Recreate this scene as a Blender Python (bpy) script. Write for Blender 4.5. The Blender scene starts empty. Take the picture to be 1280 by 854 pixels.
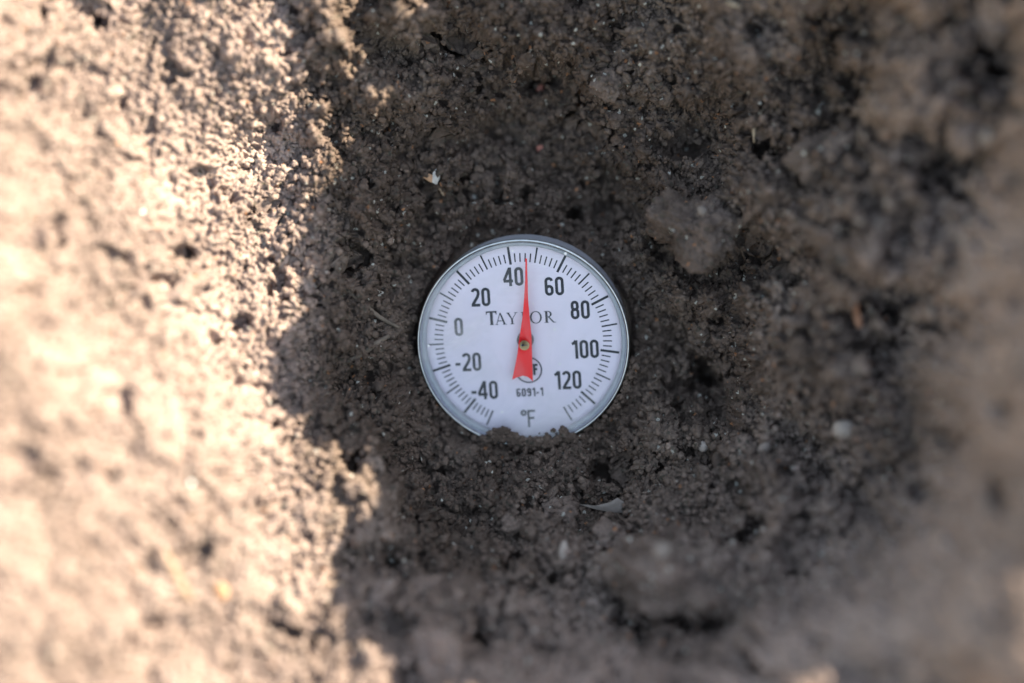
import bpy, math, random
import numpy as np
from mathutils import Vector, Matrix, noise as mnoise

# ------------------------------------------------------------------ camera, world, sun
CM = 0.01
D = 60.0                       # camera distance above the dial, cm
K = 21.6 / 1280.0              # cm per photo pixel at dial height
SUN_EL = math.radians(24.0)
SUN_AZ = math.radians(35.0)    # measured from +X towards +Y
TILT = math.radians(25.0)      # the camera looks down at a slant; the scene is laid out square to it and turned upright at the end
UPRIGHT = Matrix.Rotation(TILT, 4, 'X')
sc = bpy.context.scene
C = sc.collection

cam = bpy.data.cameras.new('camera')
cam.sensor_width = 36.0
cam.lens = 36.0 * D / 21.6
cam.clip_start = 0.01
cam.clip_end = 100.0
cam.dof.use_dof = True
cam.dof.focus_distance = (D - 0.15) * CM
cam.dof.aperture_fstop = 2.5
camo = bpy.data.objects.new('camera', cam)
camo.location = (0, 0, D * CM)
C.objects.link(camo)
sc.camera = camo

w = bpy.data.worlds.new('World'); sc.world = w; w.use_nodes = True
nt = w.node_tree
sky = nt.nodes.new('ShaderNodeTexSky'); sky.sky_type = 'NISHITA'; sky.sun_disc = False
sun_dir = UPRIGHT @ Vector((math.cos(SUN_EL) * math.cos(SUN_AZ), math.cos(SUN_EL) * math.sin(SUN_AZ), math.sin(SUN_EL)))
sky.sun_elevation = math.asin(sun_dir.z)
sky.sun_rotation = math.pi / 2 - math.atan2(sun_dir.y, sun_dir.x)
sky.dust_density = 1.0; sky.ozone_density = 0.0; sky.air_density = 2.6
bg = nt.nodes['Background']; bg.inputs['Strength'].default_value = 0.08
nt.links.new(sky.outputs['Color'], bg.inputs['Color'])

sl = bpy.data.lights.new('sun', 'SUN'); sl.energy = 4.4; sl.angle = math.radians(0.5); sl.color = (1.0, 0.915, 0.66)
so = bpy.data.objects.new('sun', sl); so.rotation_euler = sun_dir.to_track_quat('Z', 'Y').to_euler(); so.location = (1, 0, 1)
C.objects.link(so)

sc.view_settings.view_transform = 'Standard'
sc.view_settings.look = 'None'
sc.view_settings.gamma = 1.0
sc.view_settings.exposure = 2.55
sc.cycles.use_denoising = True
sc.cycles.max_bounces = 8
sc.cycles.diffuse_bounces = 5

# ------------------------------------------------------------------ helpers
def tag(o, label=None, cat=None, group=None, kind=None):
    if label: o['label'] = label
    if cat: o['category'] = cat
    if group: o['group'] = group
    if kind: o['kind'] = kind
    return o

def link_mesh(name, verts, faces, mat, parent=None, smooth=True):
    me = bpy.data.meshes.new(name)
    me.from_pydata([tuple(v) for v in verts], [], faces)
    me.validate()
    if smooth: me.shade_smooth()
    me.materials.append(mat)
    o = bpy.data.objects.new(name, me); C.objects.link(o)
    if parent: o.parent = parent
    return o

def N(nt, t, **kw):
    n = nt.nodes.new(t)
    for k, v in kw.items(): setattr(n, k, v)
    return n

def ramp(nt, stops, src):
    r = nt.nodes.new('ShaderNodeValToRGB')
    el = r.color_ramp.elements
    while len(el) < len(stops): el.new(0.5)
    for e, (p, c) in zip(el, stops): e.position = p; e.color = (*c, 1)
    nt.links.new(src, r.inputs[0])
    return r

def base_mat(name, col, rough=0.5, metal=0.0, spec=0.5):
    m = bpy.data.materials.new(name); m.use_nodes = True
    b = m.node_tree.nodes['Principled BSDF']
    b.inputs['Base Color'].default_value = (*col, 1)
    b.inputs['Roughness'].default_value = rough
    b.inputs['Metallic'].default_value = metal
    b.inputs['Specular IOR Level'].default_value = spec
    return m, m.node_tree, b

def mottled(name, stops, scale, rough=0.8, metal=0.0, bump=0.3, bscale=None, bdist=0.0002, spec=0.3, detail=6):
    m, nt, b = base_mat(name, stops[0][1], rough, metal, spec)
    tc = N(nt, 'ShaderNodeTexCoord')
    n1 = N(nt, 'ShaderNodeTexNoise'); n1.inputs['Scale'].default_value = scale; n1.inputs['Detail'].default_value = detail
    nt.links.new(tc.outputs['Object'], n1.inputs['Vector'])
    r = ramp(nt, stops, n1.outputs[0]); nt.links.new(r.outputs[0], b.inputs['Base Color'])
    n2 = N(nt, 'ShaderNodeTexNoise'); n2.inputs['Scale'].default_value = bscale or scale * 4; n2.inputs['Detail'].default_value = 5
    nt.links.new(tc.outputs['Object'], n2.inputs['Vector'])
    bp = N(nt, 'ShaderNodeBump'); bp.inputs['Strength'].default_value = bump; bp.inputs['Distance'].default_value = bdist
    nt.links.new(n2.outputs[0], bp.inputs['Height']); nt.links.new(bp.outputs[0], b.inputs['Normal'])
    return m

def soil_material(name, tint=1.0, per_instance=False, dry_add=0.0):
    tint *= 0.92
    m, nt, b = base_mat(name, (0.3, 0.23, 0.17), 0.95, 0, 0.15)
    tc = N(nt, 'ShaderNodeTexCoord')
    geo = N(nt, 'ShaderNodeNewGeometry')
    mpn = N(nt, 'ShaderNodeMapping'); mpn.inputs['Rotation'].default_value = (-TILT, 0, 0)
    nt.links.new(geo.outputs['Position'], mpn.inputs[0]); vec = mpn.outputs[0]
    def noise(scale, detail=4, rough=0.6):
        n = N(nt, 'ShaderNodeTexNoise'); n.inputs['Scale'].default_value = scale
        n.inputs['Detail'].default_value = detail; n.inputs['Roughness'].default_value = rough
        nt.links.new(vec, n.inputs['Vector']); return n
    big = noise(45, 3)
    fine = noise(1300, 4, 0.7)
    t = tint
    # dry pale soil above, damp dark soil below; blend also paints wall shade
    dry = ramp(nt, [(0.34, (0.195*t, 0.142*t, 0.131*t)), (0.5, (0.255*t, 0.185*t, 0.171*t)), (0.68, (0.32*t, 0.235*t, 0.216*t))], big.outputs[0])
    damp_shade = ramp(nt, [(0.34, (0.074*t, 0.051*t, 0.043*t)), (0.5, (0.101*t, 0.070*t, 0.060*t)), (0.68, (0.136*t, 0.097*t, 0.083*t))], big.outputs[0])
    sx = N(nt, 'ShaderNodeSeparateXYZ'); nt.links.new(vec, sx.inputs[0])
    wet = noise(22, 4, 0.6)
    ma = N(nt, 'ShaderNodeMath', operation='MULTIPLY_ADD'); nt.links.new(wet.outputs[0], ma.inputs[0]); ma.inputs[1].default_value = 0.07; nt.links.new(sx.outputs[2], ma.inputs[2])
    # sunlight painted in: pale dry tone spread left of the shadow edge
    lit_bank = N(nt, 'ShaderNodeMapRange'); nt.links.new(sx.outputs[0], lit_bank.inputs[0])
    lit_bank.inputs[1].default_value = -0.036; lit_bank.inputs[2].default_value = -0.053; lit_bank.inputs[3].default_value = 0; lit_bank.inputs[4].default_value = 0.065
    ad = N(nt, 'ShaderNodeMath', operation='ADD'); nt.links.new(ma.outputs[0], ad.inputs[0]); nt.links.new(lit_bank.outputs[0], ad.inputs[1])
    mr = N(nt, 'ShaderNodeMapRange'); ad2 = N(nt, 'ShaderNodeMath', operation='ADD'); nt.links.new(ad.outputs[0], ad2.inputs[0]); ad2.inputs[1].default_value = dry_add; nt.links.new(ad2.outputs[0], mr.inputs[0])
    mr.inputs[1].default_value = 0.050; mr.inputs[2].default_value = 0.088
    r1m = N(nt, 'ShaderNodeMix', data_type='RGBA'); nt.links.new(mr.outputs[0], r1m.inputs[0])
    nt.links.new(damp_shade.outputs[0], r1m.inputs[6]); nt.links.new(dry.outputs[0], r1m.inputs[7])
    r2 = ramp(nt, [(0.27, (0.5, 0.48, 0.46)), (0.5, (0.95, 0.95, 0.95)), (0.72, (1.38, 1.36, 1.34))], fine.outputs[0])
    mx = N(nt, 'ShaderNodeMix', data_type='RGBA', blend_type='MULTIPLY'); mx.inputs[0].default_value = 1
    nt.links.new(r1m.outputs[2], mx.inputs[6]); nt.links.new(r2.outputs[0], mx.inputs[7])
    out = mx.outputs[2]
    # sparse pale mineral grains and rusty specks
    vo = N(nt, 'ShaderNodeTexVoronoi'); vo.inputs['Scale'].default_value = 1500
    nt.links.new(vec, vo.inputs['Vector'])
    sep = N(nt, 'ShaderNodeSeparateColor'); nt.links.new(vo.outputs['Color'], sep.inputs[0])
    def sel(sock, thr, col, prev):
        g = N(nt, 'ShaderNodeMath', operation='GREATER_THAN'); nt.links.new(sock, g.inputs[0]); g.inputs[1].default_value = thr
        x = N(nt, 'ShaderNodeMix', data_type='RGBA'); nt.links.new(g.outputs[0], x.inputs[0])
        nt.links.new(prev, x.inputs[6]); x.inputs[7].default_value = (*col, 1); return x.outputs[2]
    out = sel(sep.outputs[0], 0.99, (0.30, 0.27, 0.25), out)
    out = sel(sep.outputs[1], 0.996, (0.24, 0.11, 0.06), out)
    out = sel(sep.outputs[2], 0.96, (0.06, 0.048, 0.04), out)
    if per_instance:
        oi = N(nt, 'ShaderNodeObjectInfo')
        rr = ramp(nt, [(0, (0.8, 0.79, 0.78)), (0.8, (1.05, 1.04, 1.03)), (0.97, (1.15, 1.15, 1.14)), (1, (1.6, 1.6, 1.62))], oi.outputs['Random'])
        m2 = N(nt, 'ShaderNodeMix', data_type='RGBA', blend_type='MULTIPLY'); m2.inputs[0].default_value = 1
        nt.links.new(out, m2.inputs[6]); nt.links.new(rr.outputs[0], m2.inputs[7]); out = m2.outputs[2]
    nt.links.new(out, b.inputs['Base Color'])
    # slightly glittery silt grains
    rg = ramp(nt, [(0.95, (0.95,)*3), (0.985, (0.32,)*3)], sep.outputs[0]); nt.links.new(rg.outputs[0], b.inputs['Roughness'])
    bn = noise(3200, 3, 0.65)
    bp = N(nt, 'ShaderNodeBump'); bp.inputs['Strength'].default_value = 0.75; bp.inputs['Distance'].default_value = 0.00035
    nt.links.new(bn.outputs[0], bp.inputs['Height']); nt.links.new(bp.outputs[0], b.inputs['Normal'])
    return m

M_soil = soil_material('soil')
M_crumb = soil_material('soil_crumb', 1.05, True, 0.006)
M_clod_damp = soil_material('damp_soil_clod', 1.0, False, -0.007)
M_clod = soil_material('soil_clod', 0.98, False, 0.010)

# ------------------------------------------------------------------ terrain macro shape
def w_of(px, py, z):
    s = K * (D - z) / D
    return ((px - 640) * s, (427 - py) * s, z)

DX, DY = 653.8, 429.8         # dial cover centre in photo pixels
ctrl_px = [
 # floor round the dial
 (653,430,-.7),(653,275,-.85),(560,300,-.75),(750,300,-.75),(500,380,-.35),(500,470,-.35),(520,540,-.42),(560,575,-.4),(653,575,-.45),(745,575,-.4),
 (810,400,-.45),(815,480,-.35),(790,330,-.7),(700,240,-.7),(600,230,-.5),
 # upper wall
 (560,150,-.2),(660,140,-.5),(760,150,-.5),(600,60,.25),(700,60,.1),(800,60,.2),(540,0,.55),(650,-20,.6),(760,-20,.6),(860,130,0),(880,30,.6),(900,-20,1.1),
 # left
 (450,350,.2),(450,430,.35),(470,240,.1),(440,150,.5),(430,60,.5),(400,330,.7),(345,330,.95),(350,215,.7),(345,440,1.25),(400,500,1.2),(440,545,1.3),
 (330,100,1.35),(300,0,1.5),(250,200,1.5),(250,330,1.9),(230,460,2.9),(300,540,2.6),(150,100,2.3),(120,0,2.2),(100,250,3.4),(0,0,3.4),(0,130,4.0),(-20,300,5.4),
 (100,400,4.5),(0,460,6.0),(120,560,4.9),(237,601,4.1),(0,640,6.6),(120,720,5.5),(0,860,7.0),(130,860,5.9),(250,760,4.5),(330,680,3.4),(270,860,4.8),
 (460,600,2.0),(380,600,2.4),(430,690,2.6),(420,780,3.3),(390,860,3.9),(500,700,1.5),(520,790,2.9),(560,850,3.9),
 # bottom
 (520,640,.7),(600,640,.4),(680,640,.3),(640,700,1.2),(700,760,2.1),(650,860,4.0),(760,680,1.2),(760,860,4.4),(840,640,1.0),(880,720,2.6),(860,860,5.2),
 # right
 (880,400,.3),(880,300,.2),(900,200,.3),(960,120,.9),(980,30,1.4),(960,260,1.0),(960,370,1.1),(900,500,.5),(930,580,1.3),(1000,460,1.6),(1060,380,1.9),(1050,540,2.0),
 (1050,200,2.2),(1060,60,2.3),(1150,120,3.2),(1180,260,4.0),(1150,400,2.8),(1150,540,2.9),(1040,640,2.2),(1120,650,3.0),(1215,470,5.2),(1220,570,5.4),(1185,320,4.3),(980,720,2.7),(1000,820,5.2),(1060,720,3.6),(1100,780,6.0),(1180,680,5.6),
 (1160,0,3.4),(1270,20,4.3),(1260,170,5.0),(1290,300,6.2),(1275,420,6.4),(1290,540,7.2),(1240,640,6.4),(1220,740,7.4),(1150,860,6.9),(1262,850,9.7),(1200,870,7.7),(1290,700,8.1),
]
pts = [w_of(*c) for c in ctrl_px]
# crest raised out of view sunward, shaped to cast the left wall's shadow
shadow_px = [(700,-5,.5),(590,90,.3),(440,215,.65),(420,330,.9),(412,450,1.2),(435,520,1.15),(485,584,1.85),(456,650,2.4),(450,740,2.9),(475,800,3.2),(515,860,3.7),(640,860,4.4),(800,880,5.2)]
tanE = math.tan(SUN_EL)
shadow_crest = []
for k_, (px, py, z) in enumerate(shadow_px):
    X, Y, Z = w_of(px, py, z)
    t = 12.0 + 5.3 * min(1, k_ / 4)
    shadow_crest.append((X + t * math.cos(SUN_AZ), Y + t * math.sin(SUN_AZ), Z + t * tanE))
ca_, sa_ = math.cos(SUN_AZ), math.sin(SUN_AZ)
pts += shadow_crest
pts += [(x + 3 * ca_, y + 3 * sa_, z - 1.6) for x, y, z in shadow_crest[::2]]
pts += [(11.7, -.6, 9.7), (11.5, -3.8, 8.3), (11.2, -7, 8.3), (17, 2, 7.6), (17, -2, 7.8), (20, 3, 6.6), (18, 8, 5), (14.5, -1, 7.8), (14, -5, 8.6)]
FARZ = lambda x, y: 7.0 - 0.466 * y      # level ground, seen at the camera's slant
pts += [(-13,8,5),(-13,0,7.4),(-13,-8,8.8),(-8,10,3.5),(-3,10.5,2.2),(3,10.5,1.8),
        (-9,-10,9.2),(-4,-10.5,8.4),(1,-10.5,8.4),(6,-10.5,9.2)]
for a_ in range(0, 360, 24):
    x_, y_ = 23 * math.cos(math.radians(a_)), 23 * math.sin(math.radians(a_))
    pts.append((x_, y_, FARZ(x_, y_)))
P = np.array(pts)
def tps_fit(P, lam):
    n = len(P); d = np.hypot(P[:, None, 0] - P[None, :, 0], P[:, None, 1] - P[None, :, 1])
    A = np.zeros((n + 3, n + 3)); A[:n, :n] = np.where(d > 0, d * d * np.log(d + 1e-12), 0) + lam * np.eye(n)
    A[:n, n] = 1; A[:n, n + 1] = P[:, 0]; A[:n, n + 2] = P[:, 1]; A[n:, :n] = A[:n, n:].T
    return np.linalg.solve(A, np.r_[P[:, 2], 0, 0, 0])
W = tps_fit(P, 0.25)
gx = np.linspace(-28, 28, 225); gy = np.linspace(-28, 28, 225)
GX, GY = np.meshgrid(gx, gy, indexing='ij')
d = np.hypot(GX[..., None] - P[:, 0], GY[..., None] - P[:, 1])
TZ = (np.where(d > 0, d * d * np.log(d + 1e-12), 0) @ W[:len(P)]) + W[-3] + W[-2] * GX + W[-1] * GY
R = np.hypot(GX, GY); bl = np.clip((R - 19) / 6, 0, 1); bl = bl * bl * (3 - 2 * bl)
TZ = TZ * (1 - bl) + FARZ(GX, GY) * bl

def cubic_up(T, gx, gy, x, y):      # separable Catmull-Rom resampling
    def wts(g, q):
        t = np.clip((q - g[0]) / (g[1] - g[0]), 1, len(g) - 2.001); i = t.astype(int); f = t - i
        return i, [(-f + 2*f*f - f**3) / 2, (2 - 5*f*f + 3*f**3) / 2, (f + 4*f*f - 3*f**3) / 2, (f**3 - f*f) / 2]
    i, wx = wts(gx, x); A = sum(wx[k][:, None] * T[i - 1 + k] for k in range(4))
    j, wy = wts(gy, y); return sum(wy[k][None, :] * A[:, j - 1 + k] for k in range(4))

def axis(lo, hi, step, far, ratio):
    core = np.arange(lo, hi, step)
    def wing(start):
        out = []; s = step; x = start
        while x < far: s *= ratio; x += s; out.append(x)
        return np.array(out)
    return np.r_[-(wing(-lo))[::-1], core, wing(core[-1])]
ax = axis(-10.1, 10.3, 0.019, 300, 1.07)
ay = axis(-6.9, 7.2, 0.019, 300, 1.07)
NX, NY = len(ax), len(ay)
X, Y = np.meshgrid(ax, ay, indexing='ij')
Z0 = cubic_up(TZ, gx, gy, np.clip(ax, -27, 27), np.clip(ay, -27, 27))
far = np.clip((np.hypot(X, Y) - 24) / 2, 0, 1)
Z0 = Z0 * (1 - far) + FARZ(X, Y) * far

# ------------------------------------------------------------------ noise fields (numpy)
rng = np.random.default_rng(7)
TBL = rng.random((8, 256, 256)).astype(np.float32)
def vnoise(x, y, cell, k=0):
    u = x / cell + 37.3; v = y / cell + 91.7
    i = np.floor(u).astype(np.int32); j = np.floor(v).astype(np.int32); f = u - i; g = v - j
    f = f*f*f*(f*(f*6-15)+10); g = g*g*g*(g*(g*6-15)+10); T = TBL[k]
    a = T[i & 255, j & 255]; b = T[(i+1) & 255, j & 255]; c = T[i & 255, (j+1) & 255]; e = T[(i+1) & 255, (j+1) & 255]
    return (a*(1-f)+b*f)*(1-g) + (c*(1-f)+e*f)*g - 0.5
def fbm(x, y, cell, octv=3, k=0, gain=0.5):
    s = 0; a = 1
    for o in range(octv):
        s = s + a * vnoise(x + 3.1*o, y - 5.7*o, cell, (k + o) % 8); cell *= 0.5; a *= gain
    return s
TJ = rng.random((4, 4, 256, 256)).astype(np.float32)
def balls(x, y, cell, r0, r1, k=0, dens=1.0, drop=0.5):
    """height of a layer of overlapping round crumbs of random size"""
    u = x / cell; v = y / cell
    i = np.floor(u).astype(np.int32); j = np.floor(v).astype(np.int32)
    h = np.zeros_like(u); T = TJ[k]
    for di in (-1, 0, 1):
        for dj in (-1, 0, 1):
            a = (i + di) & 255; b = (j + dj) & 255
            rr = r0 + (r1 - r0) * T[2][a, b] ** 2
            dx = u - (i + di + T[0][a, b]); dy = v - (j + dj + T[1][a, b])
            q = rr * rr - dx * dx - dy * dy
            hh = np.sqrt(np.maximum(q, 0)) - drop * rr * T[3][a, b]
            hh = np.where((q > 0) & (T[3][a, b] * 0.999 < dens), hh, 0)
            h = np.maximum(h, hh)
    return h * cell

def smooth(a, lo, hi):
    t = np.clip((a - lo) / (hi - lo), 0, 1); return t*t*(3-2*t)

fade = 1 - smooth(np.hypot(X, Y), 30, 60)
near = smooth(-np.hypot(X - 0.25, Y), -3.2, -2.5)     # 1 next to the dial
S = (D - Z0) / D
PX = X / (K * S) + 640; PY = 427 - Y / (K * S)        # where the photograph shows this spot
left = smooth(-PX, -430, -300)
rightlow = smooth(PX + PY * 0.55, 1330, 1500)         # the smooth, scraped bank at lower right
rough = np.clip(1 - 0.45 * left - 0.5 * rightlow, 0.3, 1)
rightmid = smooth(PX, 900, 1080) * (1 - rightlow)
mid = rough * (1 + 0.9 * rightmid) * (1 - 0.2 * left)
beyond = 1 - smooth(X, 8.0, 9.6)
# base lumps, a few cm to a few mm
wx = fbm(X, Y, 1.1, 3, 1) * 0.5; wy = fbm(X, Y, 1.1, 3, 4) * 0.5
lump = fbm(X, Y, 2.6, 2, 2) * 0.75 * (1 - .75*near) * (1 - .45*left) * (.15 + .85*beyond) + fbm(X + wx, Y + wy, 1.2, 4, 5, .6) * 0.75 * (1 - .6*near) * mid + (0.5 - np.abs(fbm(X - wy, Y + wx, .55, 3, 1)) * 2) * 0.26 * (1 - .5*near) * mid
lump *= np.where(np.hypot(X, Y) > 12, 1, 1) * fade
clod = balls(X + wx, Y + wy, 0.85, 0.25, 0.75, 0, 0.45, 0.6) * 0.6 * mid * (1 - .8*near)
mounds = [(505,8,48,.7),(430,60,50,.3),(455,400,60,.35),(420,250,60,.3),(560,110,60,.3),(640,30,70,.35),(800,90,60,.35),(930,60,60,.4),(990,210,60,.55),(930,250,55,.4),(1050,320,60,.5),
          (1000,420,60,.5),(930,560,45,.4),(850,600,40,.2),(1110,200,80,.6),(1160,80,80,.6),(980,640,60,.5),(1100,560,50,.4),(880,720,80,.7),(780,760,50,.35),
          (560,720,50,.35),(640,620,40,.15),(500,640,50,.3),(700,680,40,.3),(620,760,60,.4),(1060,480,50,.35),(870,350,40,.25),(480,520,50,.3),(380,330,40,.2)]
hollows = [(650,170,70,.35),(880,470,55,.45),(760,250,50,.25),(580,75,45,.3),(870,180,45,.35),(960,335,40,.3),(880,640,50,.35),(850,790,90,.8),(1200,240,70,.8),(1250,100,60,.8),
           (1090,400,50,.4),(990,530,50,.35),(600,680,40,.25),(510,590,40,.2),(1180,600,60,.4),(440,470,35,.25),(1020,110,45,.4)]
mm = 0
u_, v_ = PX + 28 * fbm(X, Y, .9, 3, 2), PY + 28 * fbm(X, Y, .9, 3, 6)
for hs, sg in ((mounds, 1), (hollows, -1)):
    for mx0, my0, mr0, mh in hs:
        q = ((u_ - mx0)**2 + (v_ - my0)**2) / (mr0 * mr0)
        mm = mm + (1.3 if sg > 0 else -1.45) * mh * np.exp(-np.minimum(q, 30)**1.3 * 1.2)
for cx_, cy_, cr_, cd_ in [(886, 288, 50, .6), (848, 728, 70, .7), (1030, 190, 36, .35), (1215, 165, 36, .5), (600, 225, 16, .15)]:
    q = np.hypot(u_ * .35 + PX * .65 - cx_, v_ * .35 + PY * .65 - cy_ - .15 * cr_) / cr_
    side = smooth(-((PX - cx_) - (PY - cy_) * 1.3) / cr_, -.6, .9)
    mm = mm - cd_ * side * np.exp(-((q - 1.05) / .28)**2)
Zb = Z0 + lump + clod + mm
gX = np.gradient(Zb, ax, axis=0); gY = np.gradient(Zb, ay, axis=1)
ln = np.sqrt(gX**2 + gY**2 + 1); nx, ny, nz = -gX/ln, -gY/ln, 1/ln
w2x = fbm(X, Y, 0.22, 3, 3) * 0.16; w2y = fbm(X, Y, 0.22, 3, 6) * 0.16
w3x = fbm(X, Y, 0.075, 2, 0) * 0.07; w3y = fbm(X, Y, 0.075, 2, 5) * 0.07
xs, ys = X + w2x + w3x, Y + w2y + w3y
patch = smooth(fbm(X, Y, 1.6, 3, 0), -0.25, 0.35)      # crumbly here, packed there
dsp = balls(xs, ys, 0.36, 0.25, 0.7, 1, 0.6, 0.7) * 0.42 * (0.3 + 0.9 * patch) * rough
dsp += balls(xs, ys, 0.115, 0.3, 0.75, 2, 0.7, 0.6) * 0.55 * (0.3 + 0.9 * patch) * rough
dsp += balls(xs + w2x*.3, ys - w2x*.3, 0.060, 0.35, 0.8, 3, 0.9, 0.6) * 1.05
dsp += fbm(X, Y, 0.055, 2, 3, 0.7) * 0.11 + fbm(xs, ys, 0.16, 2, 6) * 0.15 * rough
# pits and cracks
pit = fbm(X + wx, Y + wy, 0.75, 3, 7, 0.6)
dsp -= smooth(pit, 0.26, 0.50) * 0.30
pit2 = fbm(xs, ys, 0.33, 3, 2, 0.6)
dsp -= smooth(pit2, 0.24, 0.50) * 0.12
dsp *= fade
VX = X + nx * dsp; VY = Y + ny * dsp; VZ = Zb + nz * dsp
# deep slots seen in the photograph: (px, py, rx px, ry px, angle, depth cm)
slots = [(575,65,34,10,25,.6),(668,98,26,14,0,.55),(885,470,20,26,-35,.7),(232,316,20,11,0,.5),(292,412,16,20,20,.5),(355,788,24,10,10,.5),
         (445,575,10,14,10,.5),(400,345,8,14,30,.3),(120,25,10,16,0,.5),(50,18,8,16,0,.5),(345,150,10,12,0,.45),(150,128,9,7,-30,.35),
         (965,190,26,10,15,.5),(1240,60,40,12,40,1.0),(1195,235,36,10,35,.7),(855,770,60,28,10,.9),(720,268,20,10,20,.4),(600,800,12,26,20,.7),
         (560,645,12,10,0,.4),(735,600,12,8,0,.3),(940,660,22,12,-40,.6),(1250,620,12,22,-20,.6),(900,400,16,8,20,.35),(640,700,14,10,0,.35)]
for sx, sy, rx, ry, an, dep in slots:
    a = math.radians(an); du = PX - sx; dv = PY - sy
    m = (np.abs(du) < 140) & (np.abs(dv) < 140)
    u = (du * math.cos(a) + dv * math.sin(a)) / rx; v = (-du * math.sin(a) + dv * math.cos(a)) / ry
    q = np.sqrt(u*u + v*v) + fbm(X, Y, 0.35, 3, 4) * 1.0
    VZ = np.where(m, VZ - dep * 1.5 * (1 - smooth(q, 0.1, 1.35)), VZ)
# smooth round cavity that the case sits in
tn = Vector((-0.085, -0.245, 1)).normalized()
dcx, dcy, _ = w_of(DX, DY, 0)
EX = (Vector((1, 0, 0)) - tn * tn.x).normalized(); EY = tn.cross(EX)
def planar(x, y, z):
    """distance from the dial axis and height over the dial cover plane"""
    vx, vy, vz = x - dcx, y - dcy, z
    h = vx * tn.x + vy * tn.y + vz * tn.z
    r = np.sqrt(np.maximum(vx*vx + vy*vy + vz*vz - h*h, 0)); return r, h
r, h = planar(VX, VY, VZ)
inside = 1 - smooth(r, 2.27, 2.38)
push = np.maximum(h + 1.15, 0) * inside
VZ = VZ - push
# bank the soil against the lower rim
r, h = planar(VX, VY, VZ)

# ------------------------------------------------------------------ ground mesh
me = bpy.data.meshes.new('ground')
nv = NX * NY
co = np.empty((nv, 3), np.float32); co[:, 0] = VX.ravel(); co[:, 1] = VY.ravel(); co[:, 2] = VZ.ravel()
me.vertices.add(nv); me.vertices.foreach_set('co', (co * CM).ravel())
ii = np.arange(nv, dtype=np.int32).reshape(NX, NY)
q = np.stack([ii[:-1, :-1], ii[1:, :-1], ii[1:, 1:], ii[:-1, 1:]], -1).reshape(-1)
nf = (NX - 1) * (NY - 1)
me.loops.add(nf * 4); me.loops.foreach_set('vertex_index', q)
me.polygons.add(nf); me.polygons.foreach_set('loop_start', np.arange(0, nf * 4, 4, dtype=np.int32))
me.update(calc_edges=True); me.shade_smooth()
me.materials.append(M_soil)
ground = bpy.data.objects.new('ground', me); C.objects.link(ground)
tag(ground, 'dry crumbly brown garden soil forming a dug hole', kind='structure')

SC = D / (D - co[:, 2])
IPX = co[:, 0] * SC / K + 640; IPY = 427 - co[:, 1] * SC / K
vn = np.empty(nv * 3, np.float32); me.vertices.foreach_get('normal', vn); vn = vn.reshape(-1, 3)
core = np.where((IPX > -120) & (IPX < 1400) & (IPY > -120) & (IPY < 980))[0]
def spot(px, py, rad=6):
    """surface point (cm) and smoothed normal where the photograph shows (px, py)"""
    d2 = (IPX[core] - px)**2 + (IPY[core] - py)**2
    i = core[np.argmin(d2)]
    near_i = core[d2 < rad * rad]
    n = vn[near_i].mean(0) if len(near_i) else vn[i]; n = n / np.linalg.norm(n)
    z = np.median(co[near_i, 2]) if len(near_i) else co[i, 2]
    x, y, _ = w_of(px, py, float(z))
    return Vector((x, y, float(z))), Vector(map(float, n))

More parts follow.
